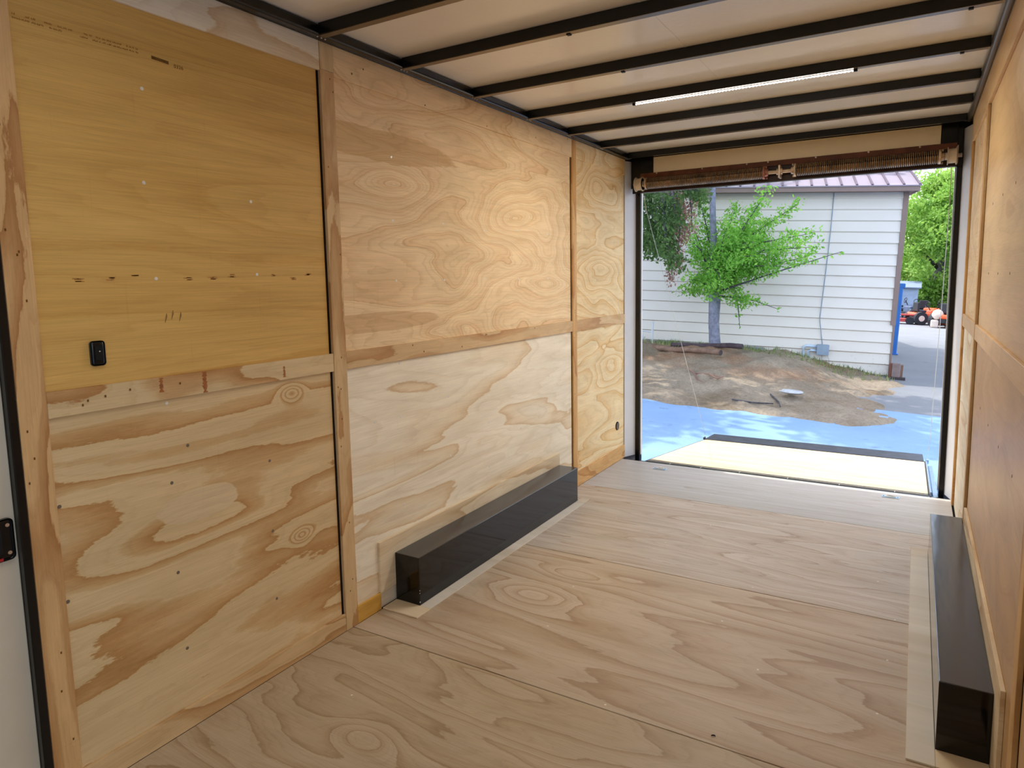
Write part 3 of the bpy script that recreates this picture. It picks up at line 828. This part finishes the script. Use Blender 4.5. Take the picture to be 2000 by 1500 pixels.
def leaf_mat(name, c1, c2, c3, trans=.45, scale=3):
    m, nt, p = newmat(name); nb = NB(nt)
    co = nb.coord()
    col = nb.ramp(nb.noise(co, scale, 4, .7), [(.3, c1), (.5, c2), (.7, c3)])
    nb.set(p.inputs['Base Color'], col); p.inputs['Roughness'].default_value = .55
    p.inputs['Specular IOR Level'].default_value = .2
    tr = nt.nodes.new('ShaderNodeBsdfTranslucent'); nt.links.new(col, tr.inputs[0])
    mx = nt.nodes.new('ShaderNodeMixShader'); mx.inputs[0].default_value = trans
    nt.links.new(p.outputs[0], mx.inputs[1]); nt.links.new(tr.outputs[0], mx.inputs[2])
    nt.links.new(mx.outputs[0], nt.nodes['Material Output'].inputs[0])
    return m
M['leaf_lime'] = leaf_mat('lime_leaf', lin(100, 158, 54), lin(136, 194, 80), lin(172, 216, 112), .5)
M['leaf_green'] = leaf_mat('green_leaf', lin(98, 140, 62), lin(148, 188, 88), lin(196, 216, 122), .5, .8)
M['leaf_dark'] = leaf_mat('dark_leaf', lin(58, 82, 44), lin(84, 112, 58), lin(108, 136, 76), .4)
M['seed'] = leaf_mat('dry_seed', lin(132, 96, 84), lin(160, 122, 108), lin(184, 150, 132), .3)
M['bark'] = plain('grey_bark', lin(138, 140, 156), .9, 0, .1, .25, 14, .02)
M['bark_dark'] = plain('dark_bark', lin(92, 88, 92), .9, 0, .1, .25, 14, .02)

# small tree before the building
TY = 12.55
tb = oat(1395, 676, TY)
tree = empty('young_tree', (0, 0, 0), mat=MO @ Matrix.Translation(tb), label='small bright green leafy tree with a pale grey trunk before the building', cat='tree')
def tl(p): return p-tb
def tpart(name, bm, m, root=None, **k):
    o = obj(name, bm, m, None, **k); o.parent = root or tree; return o
fork = oat(1396, 585, TY)
toppt = oat(1392, 340, TY+.25)
tpart('trunk', tube(bmesh.new(), [tl(oat(1396, 700, TY)), tl(oat(1396, 670, TY)), tl(oat(1394, 630, TY)), tl(fork), tl(oat(1388, 540, TY+.05)), tl(oat(1394, 480, TY+.1)), tl(oat(1392, 420, TY+.15)), tl(toppt)],
                    [.12, .104, .098, .105, .07, .062, .055, .05], 12), M['bark'], smooth=True)
rb = random.Random(5)
tips = [((1596, 482), .1), ((1645, 491), -.1), ((1560, 398), .2), ((1500, 372), -.2), ((1440, 395), .1), ((1590, 455), -.3), ((1460, 445), .4), ((1425, 430), -.4),
        ((1345, 420), .1), ((1340, 460), -.2), ((1355, 500), .2), ((1330, 578), .0), ((1345, 545), -.3), ((1380, 520), .35), ((1440, 510), -.4), ((1475, 540), .2), ((1500, 470), .1),
        ((1530, 520), -.1), ((1482, 590), -.2), ((1520, 604), .1), ((1440, 560), .4), ((1410, 555), -.45), ((1380, 580), -.35), ((1445, 640), .0), ((1365, 385), .3), ((1540, 480), .3),
        ((1480, 500), -.3), ((1400, 480), .4), ((1500, 430), .3), ((1450, 590), .1), ((1350, 570), .2), ((1418, 530), -.2), ((1440, 470), -.2), ((1390, 545), .3), ((1580, 500), .1), ((1475, 410), 0)]
cs = []
bbm = bmesh.new()
for (px, dy) in tips:
    q = oat(px[0], px[1], TY+dy*2.0)
    s0 = fork.lerp(oat(1390, 470, TY), rb.uniform(0, .7))
    mid = s0.lerp(q, .5)+Vector((0, 0, rb.uniform(.0, .25)))
    if px == (1445, 640): s0 = oat(1432, 560, TY+.1); mid = s0.lerp(q, .5)+Vector((.02, 0, .05))
    tube(bbm, [tl(s0), tl(mid), tl(q)], [.022, .012, .004], 5)
    L = (q-s0).length
    nst = max(3, int(L/.11))
    for k in range(nst+1):
        t = .30+.70*k/nst
        p = (s0*(1-t)**2+mid*2*t*(1-t)+q*t*t) if True else q
        # quadratic through mid control
        thin = (px[0] in (1645, 1445, 1520))
        rad = .06 if thin else (.20 - .09*t)
        for _ in range(1 if thin else 2):
            pp = p+Vector((rb.uniform(-1, 1)*rad*.7, rb.uniform(-1, 1)*rad, rb.uniform(-1, 1)*rad*.7))
            cs.append((*tl(pp), rad))
tpart('branches', bbm, M['bark_dark'])
tpart('foliage', leaves(cs, 14500, .064, 1.08, 4, .75), M['leaf_lime'])

# big shade trees: crowns above and beside the doorway
def shade_tree(name, base, hub, boxes, n, size, seed, label, m, droops=(), group='tall shade trees'):
    b = Vector(base)
    root = empty('shade_tree', (0, 0, 0), mat=MO @ Matrix.Translation(b), label=label, cat='tree', group=group)
    rg = random.Random(seed)
    hub = Vector(hub)
    bm = tube(bmesh.new(), [(0, 0, -.2), (.05, 0, 1.2), (.0, .1, 2.4), tuple(hub-b)], [.34, .27, .24, .19], 12)
    tpart('trunk', bm, M['bark_dark'], root, smooth=True)
    cs = []; bb = bmesh.new()
    for (x0, x1, y0, y1, z0, z1, k) in boxes:
        for _ in range(k):
            c = Vector((rg.uniform(x0, x1), rg.uniform(y0, y1), rg.uniform(z0, z1)))
            cs.append((*(c-b), rg.uniform(.35, .75)))
            if rg.random() < .35:
                mid = hub.lerp(c, .5)+Vector((0, 0, .5))
                tube(bb, [tuple(hub-b), tuple(mid-b), tuple(c-b)], [.07, .04, .012], 5)
    tpart('branches', bb, M['bark_dark'], root)
    tpart('foliage', leaves(cs, n, size, 1.25, seed, .6), m, root)
    return root, b
st, sb = shade_tree('shade_tree', (-7.2, 10.2, .3), (-6.6, 10.2, 4.4),
    [(-11, -1.6, 8.2, 15.0, 6.0, 7.4, 125), (-9, -2.2, 6.7, 8.2, 6.0, 7.0, 17), (-1.6, -.3, 8.9, 12.3, 6.2, 7.4, 18)],
    23000, .27, 21, 'tall shade tree whose drooping crown hangs at the upper left of the doorway', M['leaf_dark'])
# drooping spray seen at the upper left
dr = []; sd = []; bb = bmesh.new()
rg = random.Random(9)
DY = 10.6
for (u0, v0, u1, v1, k) in [(1262, 380, 1268, 470, 8), (1280, 385, 1285, 490, 9), (1298, 390, 1305, 500, 9), (1250, 400, 1255, 480, 6), (1315, 380, 1320, 440, 5), (1290, 430, 1325, 510, 6),
                            (1275, 440, 1290, 480, 5), (1340, 372, 1372, 372, 3), (1350, 380, 1370, 384, 3), (1255, 460, 1275, 495, 5), (1300, 470, 1322, 515, 4)]:
    yy = DY+rg.uniform(-.5, .6)
    for j in range(k):
        t = j/(k-1)
        c = oat(u0+(u1-u0)*t, v0+(v1-v0)*t, yy)
        dr.append((*(c-sb), .17))
    hi = oat(u0-10, v0-70, yy+.2)
    tube(bb, [tuple(Vector((-4.5, 10.4, 5.2))-sb), tuple(hi-sb+Vector((0, 0, .4))), tuple(oat(u0, v0, yy)-sb), tuple(oat(u1, v1, yy)-sb)], [.05, .03, .014, .004], 6)
for (u0, v0, u1, v1, k) in [(1322, 385, 1326, 450, 10), (1335, 400, 1338, 470, 8), (1312, 420, 1316, 470, 7), (1310, 500, 1313, 545, 5), (1328, 450, 1322, 520, 6), (1350, 405, 1352, 450, 4)]:
    yy = DY+rg.uniform(-.3, .3)
    for j in range(k):
        t = j/(k-1)
        sd.append((*(oat(u0+(u1-u0)*t, v0+(v1-v0)*t, yy)-sb), .10))
    tube(bb, [tuple(oat(u0-4, v0-60, yy)-sb), tuple(oat(u0, v0, yy)-sb), tuple(oat(u1, v1, yy)-sb)], [.02, .012, .004], 6)
tpart('drooping_boughs', bb, M['bark_dark'], st)
tpart('drooping_foliage', leaves(dr, 4200, .07, 1.0, 31, .9, .8), M['leaf_dark'], st)
tpart('seed_clusters', leaves(sd, 1700, .05, 1.0, 32, 1.2, .6), M['seed'], st, label='dry pinkish brown seed clusters')
# unseen crown added over the drive on the right to shade it
shade_tree('shade_tree', (5.4, 17.2, 0), (5.0, 17.2, 4.6), [(-1.5, 2.9, 15.6, 21.0, 7.0, 8.6, 120)], 9000, .34, 22,
           'unseen tree added to shade the drive, right of the doorway', M['leaf_dark'])

# --- trees beyond the yard
def far_tree(base, h, r, n, seed, label, m, size=.2):
    root = empty('broadleaf_tree', (0, 0, 0), mat=MO @ Matrix.Translation(base), label=label, cat='tree', group='trees beyond the yard')
    rg = random.Random(seed)
    bb = tube(bmesh.new(), [(0, 0, -.2), (.1, 0, h*.25), (0, .1, h*.5)], [.28, .22, .14], 10)
    cs = []
    for k in range(64):
        t = rg.uniform(0, 1); rr = r*math.sin(math.pi*(.18+.78*t))**.7
        a = rg.uniform(0, 2*math.pi); q = rg.uniform(.2, 1)**.5
        c = (rr*q*math.cos(a), rr*q*math.sin(a), h*(.07+.87*t))
        cs.append((*c, rg.uniform(.45, .95)))
        if k % 4 == 0: tube(bb, [(0, 0, h*.3), (c[0]*.5, c[1]*.5, c[2]*.8), c], [.10, .06, .02], 5)
    tpart('trunk', bb, M['bark_dark'], root, smooth=True)
    tpart('foliage', leaves(cs, n, size, 1.0, seed, .8), m, root)
tc = oat(1815, 600, 34)
far_tree((tc.x+.3, 38.5, 0), 7.1, 2.4, 24000, 41, 'bright green broadleaf tree in the middle of the gap right of the building', M['leaf_green'])
tc = oat(1868, 600, 33)
far_tree((tc.x+2.2, 36.0, 0), 7.9, 2.1, 18000, 42, 'bright green broadleaf tree at the right edge beside the door post', M['leaf_green'])
tc = oat(1775, 600, 38)
far_tree((tc.x-1.4, 43.5, 0), 5.4, 2.3, 15000, 43, 'green broadleaf tree partly hidden behind the building corner', M['leaf_green'])
tc = oat(1840, 600, 42)
far_tree((tc.x+.8, 50, 0), 7.0, 3.2, 16000, 44, 'darker broadleaf tree behind the bright ones', M['leaf_dark'], .26)

# --- things in the yard
def thing(name, loc, label, cat, rz=0, group=None):
    return empty(name, (0, 0, 0), mat=MO @ Matrix.Translation(loc) @ Matrix.Rotation(rz, 4, 'Z'), label=label, cat=cat, group=group)
def part(t, name, bm, m, smooth=False, **k):
    o = obj(name, bm, m, None, smooth=smooth, **k); o.parent = t; return o
# logs at the foot of the tree
a, b = oat(1312, 674, 12.5), oat(1450, 676, 12.2)
M['log_dark'] = plain('dark_log', lin(84, 72, 76), .85, 0, .1, .25, 9, .01)
M['log_brown'] = plain('brown_log', lin(136, 110, 94), .85, 0, .1, .25, 9, .01)
M['log_end'] = plain('log_end', lin(64, 56, 58), .9)
def log(a, b, r, m, label):
    t = thing('log', a, label, 'log')
    d = b-a
    pts = [d*(k/6)+Vector((0, 0, .01*math.sin(k*1.7))) for k in range(7)]
    part(t, 'stem', tube(bmesh.new(), pts, [r*(.92+.08*math.cos(k*2.3)) for k in range(7)], 14), m, True)
    part(t, 'cut_end', cyl(bmesh.new(), pts[-1], pts[-1]+d.normalized()*.004, r*.92, n=14), M['log_end'])
log(a, b, .048, M['log_dark'], 'dark straight log lying across the foot of the young tree')
a, b = oat(1236, 676, 12.4), oat(1408, 688, 11.75)
log(a, b, .052, M['log_brown'], 'lighter brown log lying in front of the dark log')
# white rack at the left
q = oat(1262, 672, 12.6)
t = thing('metal_rack', q, 'small pale metal rack leaning by the wall at the left', 'rack')
def o2(u, v, y=12.6): return tuple(oat(u, v, y)-q)
M['rack'] = plain('pale_rack_paint', lin(196, 200, 206), .5)
part(t, 'upright', tube(bmesh.new(), [o2(1275, 628), o2(1273, 674)], .022, 6), M['rack'])
part(t, 'brace', tube(bmesh.new(), [o2(1248, 640), o2(1262, 672)], .024, 6), M['rack'])
part(t, 'shelf_bar', tube(bmesh.new(), [o2(1250, 646), o2(1272, 648)], .014, 6), M['rack'])
part(t, 'foot', tube(bmesh.new(), [o2(1252, 674), o2(1270, 675)], .014, 6), M['rack'])
# flat stone
q = oat(1545, 765, 10.35)
bm = bmesh.new(); bmesh.ops.create_icosphere(bm, subdivisions=2, radius=1)
for vtx in bm.verts: vtx.co = Vector((vtx.co.x*.16, vtx.co.y*.12, vtx.co.z*.03))*(1+.15*math.sin(vtx.co.x*9+vtx.co.y*5))
obj('flat_stone', bm, plain('stone', lin(176, 178, 182), .8, var=.2), mat=MO @ Matrix.Translation(q), label='flat grey stone lying on the bare dirt', cat='stone')
# dead twigs
for i, (pts, lab) in enumerate([([(1345, 722), (1356, 730), (1362, 742), (1374, 748)], 'pale forked twig on the dirt bank behind the left cable'),
                                 ([(1505, 772), (1520, 786), (1524, 796)], 'short dark twig on the dirt near the flat stone'),
                                 ([(1430, 782), (1470, 788), (1510, 790)], 'long thin dark twig on the dirt left of the flat stone'),
                                 ([(1385, 732), (1402, 742), (1412, 736)], 'bent pale twig right of the forked one on the bank')]):
    ps = []
    for (u, v) in pts:
        d = oray(u, v); best = None
        for k in range(200):
            y = 9.3+k*.02; p = OC+d*((y-OC.y)/d.y)
            if p.z < hgt(p.x, p.y)+.02: best = p; break
        ps.append(best or oat(u, v, 11))
    bm = tube(bmesh.new(), [p-ps[0]+Vector((0, 0, .012)) for p in ps], [.014, .012, .009, .006][:len(ps)], 5)
    if i == 0: tube(bm, [ps[1]-ps[0]+Vector((0, 0, .012)), ps[1]-ps[0]+Vector((.25, -.05, .03)), ps[1]-ps[0]+Vector((.5, -.2, .02))], [.010, .008, .004], 5)
    obj('twig', bm, M['seed'] if i in (0, 3) else M['bark_dark'], mat=MO @ Matrix.Translation(ps[0]), label=lab, cat='twig', group='twigs on the dirt')
# grass at the foot of the wall
gr = np.random.default_rng(5); n = 2600
gv = []; gf = []
for k in range(n):
    s = -gr.random()*6.0-.0
    off = .12+gr.random()**2*1.0
    p = BP+BD*s+BN*off
    if gr.random() < .5 and s > -2.2: continue
    h = .03+.07*gr.random()
    a = gr.random()*6.28; zz = hgt(p.x, p.y)
    if zz < .01: zz = .0
    wv = .010
    i0 = len(gv)
    gv += [(p.x-wv*math.cos(a), p.y-wv*math.sin(a), zz-.01), (p.x+wv*math.cos(a), p.y+wv*math.sin(a), zz-.01), (p.x+.03*gr.normal(), p.y+.03*gr.normal(), zz+h)]
    gf.append((i0, i0+1, i0+2))
obj('grass', (gv, [], gf), leaf_mat('grass_blade', lin(96, 116, 70), lin(136, 152, 96), lin(176, 172, 120), .3, 2), mat=MO,
    label='thin dry green grass along the foot of the building wall', cat='grass', kind='stuff')
# blue post and scrap at the corner
M['blue'] = plain('blue_paint', lin(36, 108, 190), .45, var=.06)
q = oat(1746, 682, 18.2)
t = thing('blue_post', (q.x, q.y, 0), 'slim bright blue steel post standing just beyond the building corner', 'post')
part(t, 'upright', B(-.05, .06, -.05, .05, 0, 1.62, bev=.02, seg=2), M['blue'])
part(t, 'cap', B(-.055, .10, -.055, .055, 1.55, 1.66, bev=.02, seg=2), M['blue'])
part(t, 'foot', B(-.09, .09, -.08, .08, 0, .03, bev=.004), M['blue'])
q = oat(1747, 737, 13.9)
t = thing('wood_offcuts', (q.x, 13.9, .0), 'small stack of brown boards leaning at the building corner', 'boards')
M['board'] = plain('weathered_board', lin(140, 120, 116), .85, var=.2)
part(t, 'upright_board', B(-.045, .075, -.03, .02, .03, .29), M['board'])
part(t, 'side_board', B(.08, .12, -.02, .12, .03, .26), plain('board_brown', lin(120, 90, 74), .85, var=.2))
part(t, 'back_board', B(-.10, -.05, -.02, .10, .02, .28), plain('board_red', lin(110, 70, 56), .85, var=.2))
part(t, 'base_block', B(-.06, .17, -.07, .03, 0, .045), M['log_end'])

# --- parked machines far off
M['orange'] = plain('orange_paint', lin(226, 88, 40), .4, var=.06)
M['redp'] = plain('red_paint', lin(176, 60, 56), .5, var=.08)
M['tyre'] = plain('tyre', lin(36, 38, 46), .8)
M['pale'] = plain('pale_plastic', lin(226, 208, 196), .5)
M['slate'] = plain('slate_blue_machine', lin(70, 84, 112), .6, var=.2)
def mower(u, y, s, label, rz=0, m='orange'):
    q = oat(u, 640, y)
    t = thing('riding_mower', (q.x, y, 0), label, 'mower', rz, 'machines parked across the yard')
    part(t, 'hood', B(.10*s, .62*s, -.22*s, .22*s, .28*s, .62*s, bev=.06*s, seg=2), M[m])
    part(t, 'fender', B(-.62*s, .02*s, -.36*s, .36*s, .34*s, .50*s, bev=.05*s, seg=2), M[m])
    part(t, 'chassis', B(-.6*s, .6*s, -.16*s, .16*s, .18*s, .34*s, bev=.02*s), M['tyre'])
    part(t, 'deck', B(-.25*s, .28*s, -.42*s, .42*s, .10*s, .24*s, bev=.04*s, seg=2), M[m])
    bm = B(-.42*s, -.10*s, -.2*s, .2*s, .50*s, .60*s, bev=.03*s, seg=2); box(bm, -.48*s, -.40*s, -.2*s, .2*s, .55*s, .92*s, bev=.03*s, seg=2)
    part(t, 'seat', bm, M['tyre'])
    bm = tube(bmesh.new(), [(.14*s, 0, .6*s), (.02*s, 0, .82*s)], .02*s, 6)
    tube(bm, [((.02+.03*math.cos(a))*s, .15*math.sin(a)*s, (.83+.12*math.cos(a))*s) for a in [k*math.pi/6 for k in range(13)]], .016*s, 5)
    part(t, 'steering_wheel', bm, M['tyre'])
    for (x, r_) in ((-.42, .27), (.45, .18)):
        for sy in (-1, 1):
            bm = cyl(bmesh.new(), (x*s, sy*.30*s, r_*s), (x*s, sy*.46*s, r_*s), r_*s, n=20)
            wh = part(t, 'wheel', bm, M['tyre'])
            o = obj('rim', cyl(bmesh.new(), (x*s, sy*.455*s, r_*s), (x*s, sy*.468*s, r_*s), r_*s*.45, n=14), M['pale']); o.parent = wh
mower(1806, 30.0, .9, 'orange riding mower parked left of the pale round tank', .5)
mower(1832, 31.6, .9, 'orange riding mower just behind the pale round tank', 2.6)
mower(1856, 28.9, .95, 'orange riding mower at the right beside the door post', 1.0)
mower(1786, 32.6, .9, 'dark slate riding mower between the red frame and the orange mowers', 2.2, 'slate')
mower(1762, 34.0, .9, 'dark slate riding mower parked behind the red frame', .3, 'slate')
q = oat(1829, 640, 28.6)
t = thing('round_tank', (q.x, 28.6, 0), 'pale round tank on a low stand among the orange machines', 'tank')
bm = bmesh.new(); bmesh.ops.create_uvsphere(bm, u_segments=20, v_segments=12, radius=.19, matrix=Matrix.Translation((0, 0, .46)))
part(t, 'vessel', bm, M['pale'], True)
part(t, 'stand', B(-.2, .05, -.15, .15, .0, .28, bev=.05, seg=2), M['pale'])
q = oat(1757, 638, 29.2)
t = thing('utility_trailer', (q.x, 29.5, 0), 'low red metal trailer frame with open rails at the left of the machines', 'trailer')
bm = bmesh.new()
for (a, b) in [((-.55, 0, .12), (.62, 0, .12)), ((-.55, 0, .36), (.62, 0, .36)), ((-.55, 0, .05), (-.55, 0, .4)), ((-.2, 0, .05), (-.2, 0, .4)), ((.6, 0, .0), (.6, 0, .4)), ((-.55, 0, .12), (-.2, 0, .36))]:
    tube(bm, [a, b], .035, 6)
part(t, 'rails', bm, M['redp'])
part(t, 'bed', B(-.55, .6, .02, .6, .14, .20), M['redp'])
for sx in (-.3, .3):
    part(t, 'wheel', cyl(bmesh.new(), (sx, -.04, .14), (sx, .06, .14), .14, n=16), M['tyre'])
q = oat(1775, 600, 34.5)
t = thing('equipment_shed', (q.x-.7, 35.6, 0), 'pale blue grey shed behind the machines under the trees', 'shed')
part(t, 'walls', B(-1.3, 1.0, -.8, .8, 0, 1.25, bev=.02), plain('shed_wall', lin(150, 166, 190), .7))
bm = bmesh.new(); quad_prism(bm, [(-1.4, -.95, 1.25), (1.1, -.95, 1.25), (1.1, .95, 1.5), (-1.4, .95, 1.5)], .05)
part(t, 'roof', bm, plain('shed_roof', lin(120, 132, 156), .6))
